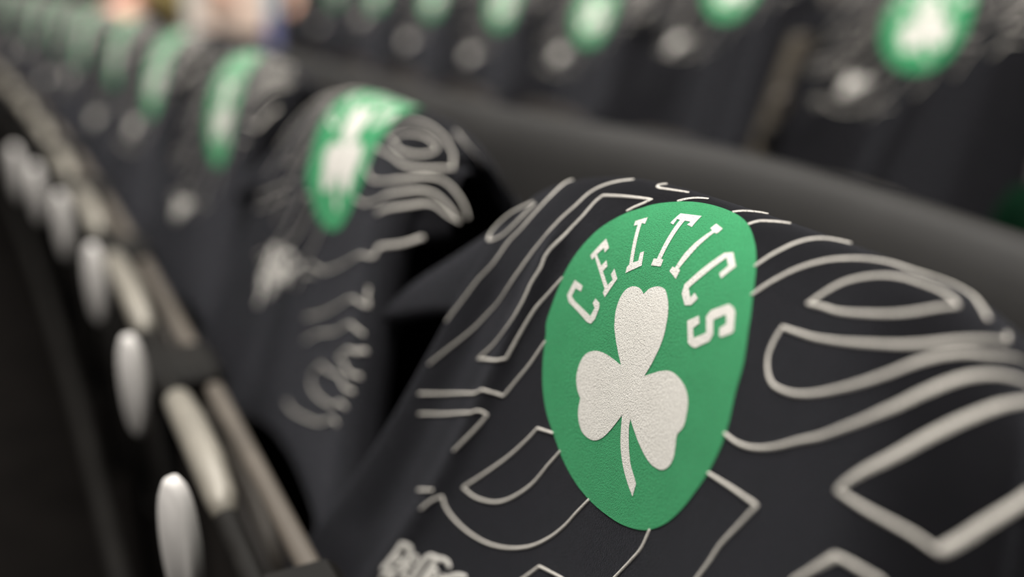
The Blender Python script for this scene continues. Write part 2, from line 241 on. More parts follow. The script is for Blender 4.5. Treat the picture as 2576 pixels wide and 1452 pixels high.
LINES2 = [[(-0.2109,0.0175),(-0.2052,0.0242),(-0.1948,0.0334),(-0.178,0.0427),(-0.1407,0.0501),(-0.1029,0.0516),'c',(-0.0949,0.0658),(-0.1053,0.0751),(-0.1392,0.0769),(-0.1711,0.0652),(-0.1921,0.0478),(-0.2021,0.0362),(-0.2115,0.0286),(-0.2199,0.0283),(-0.2283,0.034),(-0.2341,0.0403),(-0.2373,0.0452)],[(-0.2112,0.0179),(-0.2167,0.0117),'c',(-0.2066,-0.0017),(-0.1869,-0.0043),(-0.1706,0.001),(-0.1506,0.0078),(-0.1227,0.0153),(-0.1068,0.0262),(-0.1022,0.0369)],[(-0.1258,0.0388),(-0.1418,0.0299),(-0.1628,0.0198),(-0.1796,0.0102),(-0.1938,0.0067),(-0.1963,0.0141),(-0.1866,0.0268),(-0.1637,0.0382),(-0.1258,0.0388)],[(-0.0941,0.1038),(-0.1355,0.0991),(-0.1675,0.0855),(-0.182,0.0712),(-0.1964,0.0553),(-0.2057,0.0452),(-0.2132,0.0413),(-0.221,0.0443),(-0.2283,0.0509)],[(-0.1793,0.0889),(-0.1926,0.0731),(-0.2029,0.0613),(-0.211,0.0521),(-0.2169,0.0503),(-0.2236,0.0531),(-0.2302,0.0534)],[(-0.169,-0.0168),(-0.1871,-0.025),(-0.1993,-0.0418)],[(0.0184,0.1954),(-0.0317,0.1907),'c',(-0.0985,0.1657),(-0.1791,0.1272),(-0.1923,0.1065),(-0.2047,0.091),(-0.2133,0.0777)],[(0.0053,0.2492),(-0.0727,0.2194),(-0.1819,0.1655),(-0.1902,0.1497),(-0.1904,0.1443)],[(-0.0024,0.2725),(-0.0474,0.2508),(-0.1206,0.2239),(-0.1927,0.1812)],[(-0.1961,0.1912),(-0.1834,0.208),(-0.1443,0.2408),'c',(-0.1808,0.2273),(-0.1913,0.2198),(-0.1949,0.2148)],[(-0.1919,0.2333),(-0.1803,0.243),(-0.1247,0.2632),(-0.0781,0.2722),'c',(-0.0504,0.2936),(-0.0617,0.3037),(-0.1009,0.2996),(-0.152,0.2837),(-0.1882,0.2532)],[(0.028,0.3501),(0.0017,0.3508),(-0.0543,0.3383),(-0.1166,0.3174),(-0.1815,0.2791)]]
HERO = {'xc':0.34102,'yc':0.41636,'zc':-0.12662,'phi':78.22186,'Lf':0.03448,'phib':80,'Lb':0.05,'af':2.00325,'uf':0.14,'wf':0.1,'af2':0,'an':61.91302,'un':0.16972,'wn':0.06,'tf':36.81775,'suf':0.03732,'swf':0.2284,'tn':32.92832,'sun':0.12055,'swn':0.07524,'flf':7.72048,'fln':2.0,'flu':0.05,'fof':3.18234,'bow':-1.02721,'folds':[([(0.108,0.06),(0.115,0.099),(0.131,0.153),(0.157,0.234),(0.178,0.289),(0.21,0.4)],0.01,0.0045),([(0.16,0.1),(0.19,0.2),(0.205,0.27)],0.017,-0.005),([(-0.02,0.3),(0.03,0.46)],0.03,0.006)]}
SEC = {'xc':0.33871,'yc':0.95264,'zc':-0.13177,'phi':77.7012,'Lf':0.03718,'phib':80,'Lb':0.05,'af':0.93131,'uf':0.14,'wf':0.1,'af2':0,'an':62.52727,'un':0.17489,'wn':0.06,'tf':38.02774,'suf':0.03346,'swf':0.22955,'tn':33.27894,'sun':0.12726,'swn':0.08046,'flf':7.93708,'fln':2.0,'flu':0.05,'fof':3.39283,'bow':-1.06652,'folds':[([(-0.172,0.1),(-0.185,0.2),(-0.175,0.4)],0.012,0.002),([(0.07,0.12),(0.12,0.38)],0.02,0.004)]}
def smooth_line(L, step=.0018):
    """polyline with 'c' corner marks -> evenly stepped smooth pieces joined at the corners"""
    segs = [[]]
    for p in L:
        if p == 'c': segs.append([segs[-1][-1]])
        else: segs[-1].append(p)
    out = []
    for s in segs:
        P = np.array(s, float)
        if len(P) == 1: continue
        Q = np.vstack([2*P[0]-P[1], P, 2*P[-1]-P[-2]])
        pts = []
        for i in range(1, len(Q)-2):
            a, b, c, d = Q[i-1:i+3]; n = max(2, int(np.hypot(*(c-b))/step))
            for t in np.arange(n)/n:
                pts.append(.5*((2*b)+(c-a)*t+(2*a-5*b+4*c-d)*t*t+(3*b-a-3*c+d)*t**3))
        pts.append(P[-1]); out.append(np.array(pts))
    return out

def ribbon_mesh(strokes, S, width, step=.0018, lift=.0004, crown=.0007):
    V = []; Fc = []; UVs = []
    for L in strokes:
        PS = smooth_line(L, step)
        for P in ([np.vstack([PS[0]]+[x[1:] for x in PS[1:]])] if PS else []):
            T = np.gradient(P, axis=0); T /= np.linalg.norm(T, axis=1, keepdims=True)+1e-9
            N = np.stack([-T[:, 1], T[:, 0]], 1); h = width/2
            # rounded ends
            extra0 = [P[0]-T[0]*h*math.cos(a) for a in (0, .9)]; extra1 = [P[-1]+T[-1]*h*math.cos(a) for a in (.9, 0)]
            PP = np.vstack([extra0, P, extra1]); NN = np.vstack([N[:1], N[:1], N, N[-1:], N[-1:]])
            W = np.concatenate([[.25, .8], np.ones(len(P)), [.8, .25]])*h
            k = len(PP); base = len(V)
            rows = []
            for a, of in ((-1, 0), (-.55, .75), (0, 1), (.55, .75), (1, 0)):
                q = PP+NN*(W*a)[:, None]
                rows.append((q, np.full(k, lift+crown*of)))
            q = np.concatenate([r[0] for r in rows]); of = np.concatenate([r[1] for r in rows])
            p = S(q[:, 0], q[:, 1], of)
            V += list(p); UVs += list(q)
            for r in range(4):
                for i in range(k-1):
                    Fc.append((base+r*k+i, base+r*k+i+1, base+(r+1)*k+i+1, base+(r+1)*k+i))
    return V, Fc, UVs

def fill_mesh(poly, S, lift, grid=.003, smooth=True):
    P = np.array(poly, float)
    lo, hi = P.min(0), P.max(0)
    # resample the outline
    R = []
    for a, b in zip(P, np.roll(P, -1, 0)):
        n = max(1, int(np.hypot(*(b-a))/(grid*.7)))
        for t in np.arange(n)/n: R.append(a+(b-a)*t)
    R = np.array(R); n0 = len(R)
    gx, gy = np.meshgrid(np.arange(lo[0]+grid/2, hi[0], grid), np.arange(lo[1]+grid/2, hi[1], grid)); G = np.stack([gx.ravel(), gy.ravel()], 1)
    # interior test
    ins = np.zeros(len(G), bool); A, B = R, np.roll(R, -1, 0)
    for a, b in zip(A, B):
        c = ((a[1] > G[:, 1]) != (b[1] > G[:, 1])); 
        with np.errstate(divide='ignore', invalid='ignore'):
            x = (b[0]-a[0])*(G[:, 1]-a[1])/(b[1]-a[1])+a[0]
        ins ^= c & (G[:, 0] < x)
    G = G[ins]
    d = np.min(np.hypot(G[:, None, 0]-R[None, :, 0], G[:, None, 1]-R[None, :, 1]), 1) if len(G) else np.zeros(0)
    G = G[d > grid*.4]
    pts = [Vector(p) for p in R]+[Vector(p) for p in G]
    vo, eo, fo, _, _, _ = delaunay_2d_cdt(pts, [], [list(range(n0))], 1, 1e-7)
    q = np.array([tuple(v) for v in vo])
    return S(q[:, 0], q[:, 1], np.full(len(q), lift)), fo, q

def spline_closed(P, n=4):
    P = np.array(P, float); k = len(P); out = []
    for i in range(k):
        a, b, c, d = P[i-1], P[i], P[(i+1) % k], P[(i+2) % k]
        for t in np.arange(n)/n: out.append(.5*((2*b)+(c-a)*t+(2*a-5*b+4*c-d)*t*t+(3*b-a-3*c+d)*t**3))
    return out

def sheet(S, us_of_v, vs, roll, nU):
    """body cloth: for each v a row of u between the two side edges, both edges rolled under"""
    V = []; UVs = []; e = 1e-4
    th = np.linspace(0, math.pi, 6)[1:]; r = roll
    k = nU+2*(len(th)+2)
    for v in vs:
        un, uf = us_of_v(v)
        u = np.linspace(un, uf, nU); p = S(u, np.full(nU, v))
        def side(ue, sg):
            E = S(np.array(ue), np.array(v)); T = S(np.array(ue+sg*.003), np.array(v))-E; T /= np.linalg.norm(T)
            W = S(np.array(ue), np.array(v+.003))-E; N = np.cross(T, W)*sg; N /= np.linalg.norm(N)
            pts = [E+T*r*math.sin(t)-N*r*(1-math.cos(t)) for t in th]
            pts += [S(np.array(ue-sg*.02), np.array(v), np.array(-2*r)), S(np.array(ue-sg*.045), np.array(v), np.array(-2.1*r))]
            uvp = [(ue+sg*r*t, v) for t in th]+[(ue+sg*(r*3.2+.02), v), (ue+sg*(r*3.2+.05), v)]
            return pts, uvp
        pn, qn = side(un, -1); pf, qf = side(uf, 1)
        V += pn[::-1]+list(p)+pf; UVs += qn[::-1]+[(a, v) for a in u]+qf
    Fc = []
    for i in range(len(vs)-1):
        for j in range(k-1): Fc.append((i*k+j, i*k+j+1, (i+1)*k+j+1, (i+1)*k+j))
    return V, Fc, UVs

def sleeve(S, sg, u0, u1, vtop, vlow, n, m, sink):
    V = []; UVs = []
    for i in range(n):
        t = i/(n-1); u = u0+(u1-u0)*t
        vl = vlow(t)
        ring_v = list(np.linspace(vtop, vl, m)); 
        of = -sink*(1-t*.6)
        p = S(np.full(m, sg*u), np.array(ring_v), np.full(m, of)); V += list(p); UVs += [(sg*u, a) for a in ring_v]
        # underside: rolled below the front edge and back up behind
        q = p[-1]; rad = .009; d = p[-1]-p[-2]; d /= np.linalg.norm(d)
        b = S(np.array(sg*u), np.array(vl), np.array(-.01))-S(np.array(sg*u), np.array(vl)); b /= np.linalg.norm(b)
        for a in np.linspace(.5, math.pi, 5): V.append(q+d*rad*math.sin(a)+b*rad*(1-math.cos(a))); UVs.append((sg*u, vl+rad*a))
        for a in (.03, .08): V.append(q+b*(2*rad+a*.3)-d*a); UVs.append((sg*u, vl+.03+a))
    k = m+7; Fc = []
    for i in range(n-1):
        for j in range(k-1): Fc.append((i*k+j, i*k+j+1, (i+1)*k+j+1, (i+1)*k+j))
    return V, Fc, UVs

def build_shirt(prm, label, group, lines, du=0., dv=0., detail=1., edges=None, vbot=.44, sdu=0., sdv=0., ssc=1.):
    """a T-shirt over a backrest; prm is the drape, du/dv shift the print on the fabric"""
    prm = dict(prm); c0 = np.array([prm['xc'], prm['yc'], prm['zc']]); prm['xc'] = prm['yc'] = prm['zc'] = 0.
    S = make(prm)
    root = tag(empty('printed_tshirt', (c0[0], c0[1], c0[2]+ZC)), label, 't-shirt', group)
    st = .0035/detail
    fe = edges or (lambda v: (-.205-.02*max(0, .1-v), .163+.30*max(v, 0)))
    vs_ = np.arange(-.27, vbot+1e-6, st)
    V, Fc, Q = sheet(S, fe, vs_, .007, int(.42/st))
    mesh_obj('body', V, Fc, M['fabric'], root, uvs=Q)
    for sg in (-1, 1):
        V, Fc, Q = sleeve(S, sg, .155, .315 if sg > 0 else .225, -.12, (lambda t: .108-.045*t) if sg > 0 else (lambda t: .13-.07*t), int(40*detail)+6, int(50*detail)+8, .010)
        mesh_obj('sleeve', V, Fc, M['fabric'], root, uvs=Q)
    sh = lambda L: [p if p == 'c' else (p[0]+du, p[1]+dv) for p in L]
    shs = lambda L: [p if p == 'c' else (.158+(p[0]-.158)*ssc+sdu, .305+(p[1]-.305)*ssc+sdv) for p in L]
    g = .003/detail
    V, Fc, Q = fill_mesh(spline_closed(sh(DISC)), S, .0005, g); disc = mesh_obj('logo_disc', V, Fc, M['green'], root, uvs=Q)
    V, Fc, Q = fill_mesh(spline_closed_soft(sh(CLOVER)), S, .0008, g); mesh_obj('clover', V, Fc, M['white'], disc, uvs=Q)
    for L in LETTERS:
        V, Fc, Q = fill_mesh(sh(L), S, .0008, g); mesh_obj('letter', V, Fc, M['white'], disc, uvs=Q)
    if detail > .5:
        for L in lines:
            V, Fc, Q = ribbon_mesh([L], S, .0020, .002/detail); mesh_obj('line_print', V, Fc, M['line'], root, uvs=Q)
    else:
        V, Fc, Q = ribbon_mesh(lines, S, .0022, .002/detail); tag(mesh_obj('line_print', V, Fc, M['line'], root, uvs=Q), kind='stuff')
    V, Fc, Q = ribbon_mesh([shs(L) for L in SCRIPT], S, (.0042 if detail > .8 else .0058), .002/detail, lift=.0005, crown=.0008); mesh_obj('script_print', V, Fc, M['white'], root, uvs=Q)
    return root, S

def spline_closed_soft(P, n=4):
    """closed outline smoothed everywhere except at its sharp notches"""
    P = np.array(P, float); k = len(P); sharp = []
    for i in range(k):
        a = P[i]-P[i-1]; b = P[(i+1) % k]-P[i]
        ang = math.atan2(a[0]*b[1]-a[1]*b[0], a@b); sharp.append(abs(ang) > .85)
    out = []
    for i in range(k):
        b, c = P[i], P[(i+1) % k]
        a = 2*b-c if sharp[i] else P[i-1]; d = 2*c-b if sharp[(i+1) % k] else P[(i+2) % k]
        for t in np.arange(n)/n: out.append(.5*((2*b)+(c-a)*t+(2*a-5*b+4*c-d)*t*t+(3*b-a-3*c+d)*t**3))
    return out

# ------------------------------------------------------------------ the setting
RISE = .09; ROW2 = 1.136
def slab(name, lo, hi, m):
    o = MB().box(lo, hi, .006).build(name, m); return tag(o, kind='structure')
tag(slab('floor', (-4, -2.5, -.2), (.78, 12, 0), M['concrete']), 'dark concrete floor under the front row of seats')
tag(slab('floor', (.78, -2.5, -.2), (3.4, 12, RISE), M['concrete']), 'dark concrete step carrying the second row of seats')
tag(slab('wall_back', (3.4, -2.5, -.2), (3.6, 12, 4.2), M['wall']), 'dark wall behind the second row')
tag(slab('wall_far', (-6, 12, -.2), (3.6, 12.2, 4.2), M['wall']), 'dark wall at the far end of the seating')

# ------------------------------------------------------------------ padded barrier behind the front row
lp = [(.64, .05), (.672, .30), (.688, .46), (.706, .60), (.716, .775), (.700, .95), (.672, 1.08), (.640, 1.26), (.622, 1.5), (.612, 1.8), (.600, 2.2), (.585, 2.8), (.575, 3.1)]
def dens(P, n=6):
    P = np.array(P, float); Q = np.vstack([2*P[0]-P[1], P, 2*P[-1]-P[-2]]); o = []
    for i in range(1, len(Q)-2):
        a, b, c, d = Q[i-1:i+3]
        for t in np.arange(n)/n: o.append(.5*((2*b)+(c-a)*t+(2*a-5*b+4*c-d)*t*t+(3*b-a-3*c+d)*t**3))
    return np.array(o+[P[-1]])
ZL = ZC-.205
lpath = dens(lp)
ledge = tag(empty('padded_barrier', (.6, 1.5, 0)), 'smooth charcoal padded barrier curving behind the front row of seats', 'barrier')
prof = []      # (inset from far edge, z) top roll then sloping top then underside
V = []; Fc = []
pr_top = [(.004, ZL-.34), (.0, ZL-.10), (.001, ZL-.03), (.006, ZL-.006), (.014, ZL+.007), (.026, ZL+.013), (.040, ZL+.011), (.054, ZL+.002), (.066, ZL-.014), (.076, ZL-.036), (.088, ZL-.075), (.102, ZL-.14), (.116, ZL-.24), (.120, ZL-.34)]
for i, p in enumerate(lpath):
    t = lpath[min(i+1, len(lpath)-1)]-lpath[max(i-1, 0)]; t /= np.linalg.norm(t); n = np.array([-t[1], t[0]])   # toward the front row (-x)
    for a, z in pr_top: V.append((p[0]+n[0]*a-ledge.location.x, p[1]+n[1]*a-ledge.location.y, z))
k = len(pr_top)
for i in range(len(lpath)-1):
    for j in range(k): Fc.append((i*k+j, i*k+(j+1) % k, (i+1)*k+(j+1) % k, (i+1)*k+j))
Fc.append(tuple(range(k))); Fc.append(tuple((len(lpath)-1)*k+j for j in range(k))[::-1])
mesh_obj('pad', V, Fc, M['ledge'], ledge)
for i in range(4, len(lpath), 14):
    p = lpath[i]; MB().box((p[0]-.06-.02-.6, p[1]-.02-1.5, 0), (p[0]-.06+.02-.6, p[1]+.02-1.5, ZL-.32), .004).build('post', M['steel'], ledge)

# ------------------------------------------------------------------ tan rail with pale oval plates in front of the front row
def bendx(y): return -max(0., y-.9)**2/(2*40.)
rail = tag(empty('seat_rail', (.1, 1.2, 0)), 'tan metal rail on dark posts in front of the front row', 'rail')
ZR = ZC-.372
segs = [(.655, .885), (1.07, 1.385), (1.53, 1.83), (1.97, 2.27), (2.42, 2.72), (2.87, 3.2), (3.35, 3.7), (3.85, 4.2), (4.35, 4.8), (.12, .42)]
for a, b in segs:
    pts = [(.1+bendx(y)-.1, y-1.2, ZR+dz) for y, dz in ((a, -.016), (a+.02, -.004), (a+(b-a)*.3, .002), (a+(b-a)*.6, .001), (b-.02, -.005), (b, -.016))]
    MB().tube(pts, [.008, .0125, .014, .014, .0125, .008], 12).build('rail_cover', M['rail'], rail, True)
core = [(bendx(y), y-1.2, ZR-.014) for y in np.arange(.1, 5.0, .15)]
MB().tube(core, .010, 10).build('core_tube', M['steel'], rail, True)
back = [(.042+bendx(y), y-1.2, ZR-.028) for y in np.arange(.1, 5.0, .15)]
MB().tube(back, .009, 10).build('rear_tube', M['trim'], rail, True)
for y in (.53, .975, 1.455, 1.9, 2.345, 2.795, 3.275, 3.775, 4.275):
    MB().tube([(bendx(y), y-1.2, 0), (bendx(y), y-1.2, ZR-.02)], .011, 10).build('post', M['steel'], rail, True)
    MB().box((bendx(y)-.02, y-1.2-.045, ZR-.045), (bendx(y)+.055, y-1.2+.045, ZR-.006), .008).build('clamp', M['steel'], rail)
MB().tube([(-.06+bendx(y), y-1.2, .27) for y in np.arange(.2, 5.0, .3)], .012, 8).build('foot_rail', M['steel'], rail, True)
def oval_plate(name, w, h, t):
    n = 28; v = []; f = []
    for a, rr in ((-t/2, .9), (-t/4, 1.), (t/4, 1.), (t/2, .9)):
        for j in range(n):
            th = 2*math.pi*j/n; c, s = math.cos(th), math.sin(th)
            v.append((a, rr*w/2*math.copysign(abs(c)**.9, c), rr*h/2*math.copysign(abs(s)**1.05, s)))
    for i in range(3):
        for j in range(n): f.append((i*n+j, i*n+(j+1) % n, (i+1)*n+(j+1) % n, (i+1)*n+j))
    f.append(tuple(range(n))[::-1]); f.append(tuple(3*n+j for j in range(n)))
    return v, f
v, f = oval_plate('p', .036, .105, .013)
first = None
names = ['nearest the camera', 'second from the camera', 'third from the camera', 'fourth from the camera', 'fifth from the camera', 'farthest from the camera']
for (x, y), nm in zip([(.065, .640), (.071, .939), (.069, 1.292), (.052, 1.622), (.027, 1.882), (.0, 2.09)], names):
    if first is None:
        pl = mesh_obj('oval_plate', v, f, M['plate']); first = pl
    else:
        pl = first.copy(); col.objects.link(pl)
    pl.location = (x, y, ZC-.385); pl.rotation_euler = (0, 0, math.radians(24))
    tag(pl, 'pale oval plate hanging under the tan rail, '+nm, 'plate', 'pale oval plates along the rail')

# ------------------------------------------------------------------ seats
def build_seat(prm, label, group):
    prm = dict(prm); c0 = np.array([prm['xc'], prm['yc'], prm['zc']+ZC]); prm['xc'] = prm['yc'] = prm['zc'] = 0.; prm['folds'] = []
    S = make(prm); fz = c0[2]-(ZC-.1266)          # floor height of this row
    root = tag(empty('arena_seat', (c0[0]-.1, c0[1], fz)), label, 'seat', group)
    off = np.array([.1, 0, c0[2]-fz])
    us = np.linspace(-.155, .15, 16); vv = np.concatenate([np.linspace(-.30, -.08, 8), np.linspace(-.06, .08, 12), np.linspace(.1, .40, 10)])
    V = []; Fc = []; k = len(vv)
    for i, u in enumerate(us):
        inset = -.010-.012*max(0, abs(i-7.5)/7.5-.75)*4
        V += list(S(np.full(k, u), vv, np.full(k, inset))+off)
    for i in range(len(us)-1):
        for j in range(k): Fc.append((i*k+j, i*k+(j+1) % k, (i+1)*k+(j+1) % k, (i+1)*k+j))
    Fc.append(tuple(range(k))[::-1]); Fc.append(tuple((len(us)-1)*k+j for j in range(k)))
    mesh_obj('backrest', V, Fc, M['pad'], root)
    # folded-up pan: gently curved slab standing in front of the backrest
    V = []; Fc = []
    n = 13; ringz = [(.13, -.028), (.13, .028), (.30, .034), (.44, .030), (.475, .022), (.485, 0), (.475, -.022), (.44, -.030), (.30, -.034)]
    for i in range(n):
        y = -.215+.43*i/(n-1); e = abs(i-(n-1)/2)/((n-1)/2); top = -.035*e**3
        for z, x in ringz: V.append((-.085+x*(1-.35*e**6), y, z+top*(z > .4)))
    k = len(ringz)
    for i in range(n-1):
        for j in range(k): Fc.append((i*k+j, (i+1)*k+j, (i+1)*k+(j+1) % k, i*k+(j+1) % k))
    Fc.append(tuple(range(k))); Fc.append(tuple((n-1)*k+j for j in range(k))[::-1])
    pan = mesh_obj('seat_pan', V, Fc, M['shell'], root)
    MB().tube([(-.085, -.2+.4*i/10, .487-.035*abs(i-5)**3/125) for i in range(11)], .007, 8).build('pan_edge', M['pan_edge'], pan, True)
    for sy in (-1, 1):
        st = MB().box((-.10, sy*.235-.012, 0), (.06, sy*.235+.012, .40), .005).build('standard', M['steel'], root)
        MB().box((-.13, sy*.235-.03, 0), (.10, sy*.235+.03, .015), .004).build('foot', M['steel'], st)
        MB().tube([(-.085, sy*.235-.02*sy, .2), (-.085, sy*.235-.035*sy, .2)], .02, 12).build('pivot', M['cap'], st)
    bk = MB().box((.06, -.20, .34), (.13, .20, .40), .008).build('back_bracket', M['steel'], root)
    return root

ordn = ['nearest', 'second', 'third', 'fourth', 'fifth', 'sixth', 'seventh', 'eighth', 'ninth', 'tenth', 'eleventh']
def which(k): return 'nearest the camera' if k == 0 else ordn[k]+' from the camera'
GS = 'seats of the front row'; GS2 = 'seats of the second row'
GT = 'printed t-shirts over the front row'; GT2 = 'printed t-shirts over the second row'
PITCHY = .5363
# nearest two shirts have drapes of their own
hero, SH = build_shirt(HERO, 'charcoal t-shirt with sharp round green clover logo, over the nearest front-row seat', GT, LINES, detail=1.0, vbot=.46)
build_seat(HERO, 'dark seat '+which(0)+' in the front row, under the sharp t-shirt', GS)
sec, S2 = build_shirt(SEC, 'blurred charcoal t-shirt over the second front-row seat from the camera', GT, LINES2+[[(q if q == 'c' else (q[0]-.012, q[1]-.042)) for q in L] for L in LINES if L[0][0] > 0.0], du=-.012, dv=-.042, sdu=-0.0492, sdv=-0.0852, ssc=1.5, detail=.6, edges=lambda v: (-.203-.02*max(0, .1-v), .163+.25*max(v, 0)), vbot=.40)
build_seat(SEC, 'dark seat second from the camera in the front row', GS)
# generic drapes for the blurred rest
rnd = random.Random(4)
base = dict(HERO); base.update(xc=0, yc=0, zc=0, bow=-.9, tn=34., swn=.09, sun=.12)
va, _ = build_shirt(dict(base, folds=[([(.10, .05), (.16, .28)], .015, .006), ([(-.12, .1), (-.15, .35)], .02, .005)]), 'x', GT, LINES, dv=-.008, du=-.005, sdv=-.04, sdu=-.025, ssc=.7, detail=.45, vbot=.42)
vb, _ = build_shirt(dict(base, phi=75., suf=.06, tf=33., folds=[([(-.02, .22), (.03, .42)], .02, .006), ([(.12, .08), (.17, .3)], .018, .005)]), 'x', GT, LINES, dv=-.008, du=.0, sdv=-.09, sdu=-.045, ssc=.7, detail=.45, vbot=.43)
vc, _ = build_shirt(dict(base, phi=76., suf=.05, tf=35., folds=[([(-.05, .15), (-.03, .4)], .02, .006), ([(.10, .05), (.15, .3)], .018, .006)]), 'x', GT2, [[q if q == 'c' else (q[0], q[1]-.055) for q in L] for L in LINES], dv=-.065, du=.0, sdv=-.125, sdu=-.03, ssc=.7, detail=.45, vbot=.40)
seat0 = build_seat(dict(base), 'x', GS)
def place(proto, used, loc, rz, label, group):
    o = proto if not used else copy_tree(proto)
    o.location = loc; o.rotation_euler = (0, 0, rz); o['label'] = label; o['group'] = group
    return o
used = {id(va): False, id(vb): False, id(vc): False, id(seat0): False}
def put(proto, loc, rz, label, group):
    o = place(proto, used[id(proto)], loc, rz, label, group); used[id(proto)] = True; return o
look = ['blurred']*12
for k in range(2, 11):
    y = HERO['yc']+PITCHY*k; x = HERO['xc']+bendx(y); rz = max(0., y-.9)/40.
    z = ZC+HERO['zc']+rnd.uniform(-.006, .006)
    put((va, vb)[k % 2], (x, y, z), rz, 'out-of-focus charcoal t-shirt over the %s front-row seat from the camera' % ordn[k], GT)
    put(seat0, (x-.1, y, 0), rz, 'dark seat %s in the front row' % which(k), GS)
row2_dz = [.008, .012, -.022, -.008, .0, .0, 0, 0, 0, 0]
row2_kind = [vb, vc, vb, va, va, vb, va, vb, va, vb]
for k in range(0, 10):
    y = 1.247+PITCHY*k; x = 1.477+bendx(y)*.25; rz = max(0., y-.9)/40.*.25
    z = ZC+-.036
    put(row2_kind[k], (x, y, z+row2_dz[k]), rz, 'out-of-focus charcoal t-shirt over the %s second-row seat %s' % (ordn[k], 'to the camera' if k == 0 else 'from the camera'), GT2)
    put(seat0, (x-.1, y, RISE+row2_dz[k]*.0), rz, 'dark seat %s in the second row' % which(k), GS2)
put(seat0, (1.477-.1, 1.247-PITCHY, RISE), 0, 'bare dark seat at the right edge of the second row', GS2)

# ------------------------------------------------------------------ slanted side panel between the two nearest second-row seats
sp = tag(empty('side_panel', (1.30, 1.515, RISE)), 'brown slanted side panel between the two nearest second-row seats', 'panel')
V = []; Fc = []
for y in (-.022, -.018, .018, .022):
    i_ = .006 if abs(y) > .02 else 0
    for x, z in ((-.11-.0+i_, 0.), (.03-i_, 0.), (.135-i_, .70-i_), (.115, .735-i_), (.075+i_, .715-i_), (-.04+i_, .40)): V.append((x, y, z))
for i in range(3):
    for j in range(6): Fc.append((i*6+j, i*6+(j+1) % 6, (i+1)*6+(j+1) % 6, (i+1)*6+j))
Fc.append(tuple(range(6))[::-1]); Fc.append(tuple(18+j for j in range(6)))
mesh_obj('panel', V, Fc, M['panel'], sp, False)
MB().tube([(.035, -.02, .60), (.035, -.035, .60)], .022, 16).build('cap', M['trim'], sp)
MB().tube([(.01, -.02, .53), (.01, -.032, .53)], .026, 16).build('socket', M['steel'], sp)

# ------------------------------------------------------------------ dark green cloth at the right edge
gt = tag(empty('green_cloth', (1.25, .82, RISE+.30)), 'dark green cloth hanging over the bare seat at the right edge', 'cloth')
V = []; Fc = []
n, m = 18, 14
for i in range(n):
    a = i/(n-1); s_ = (a-.5)*.62
    for j in range(m):
        y = -.09+.16*j/(m-1)
        w = .006*math.sin(j*1.3+a*3)
        if abs(s_) < .035: x = -.0+s_*1.0; z = .245+.02*math.cos(s_/.035*1.3)
        else: x = math.copysign(.042+abs(s_)*.03, s_)+w; z = .25-(abs(s_)-.035)
        V.append((x, y+.01*math.sin(a*5), z))
for i in range(n-1):
    for j in range(m-1): Fc.append((i*m+j, i*m+j+1, (i+1)*m+j+1, (i+1)*m+j))
g_ = mesh_obj('cloth', V, Fc, M['darkgreen'], gt); sm = g_.modifiers.new('s', 'SOLIDIFY'); sm.thickness = .003
MB().box((-.062, .0, .10), (-.055, .03, .14), .001).build('tag', M['orange'], gt)

# ------------------------------------------------------------------ people far behind
def person(name, loc, rz, label, joints, mats, bend=0.):
    """one skinned body; joints: list of (name, parent, pos, radius)"""
    root = tag(empty('person', loc, rz), label, 'person', 'people at the far end')
    me = bpy.data.meshes.new('body'); idx = {j[0]: i for i, j in enumerate(joints)}
    me.from_pydata([j[2] for j in joints], [(idx[j[1]], idx[j[0]]) for j in joints if j[1]], []); me.update()
    o = bpy.data.objects.new('body', me); col.objects.link(o); o.parent = root
    sk = o.modifiers.new('skin', 'SKIN'); 
    if not me.skin_vertices: 
        me.attributes.new  # layer is created with the modifier below
        bpy.context.view_layer.objects.active = o
    for i, j in enumerate(joints):
        r = j[3]; me.skin_vertices[0].data[i].radius = r if isinstance(r, tuple) else (r, r)
        me.skin_vertices[0].data[i].use_root = (i == 0)
    sb = o.modifiers.new('sub', 'SUBSURF'); sb.levels = 2; sb.render_levels = 2
    dg = bpy.context.evaluated_depsgraph_get(); ev = o.evaluated_get(dg); nm = bpy.data.meshes.new_from_object(ev)
    o.modifiers.clear(); o.data = nm; nm.materials.clear()
    order = []
    for mm in mats: nm.materials.append(M[mm[0]])
    for p in nm.polygons:
        c = p.center; p.use_smooth = True
        for i, mm in enumerate(mats):
            if mm[1](c): p.material_index = i; break
    if bend:
        for v in nm.vertices:
            t = min(1., max(0., (v.co.z-.86)/.26)); a = bend*t*t*(3-2*t); y, z = v.co.y, v.co.z-.95
            v.co.y = y*math.cos(a)+z*math.sin(a); v.co.z = .95-y*math.sin(a)+z*math.cos(a)
    return root
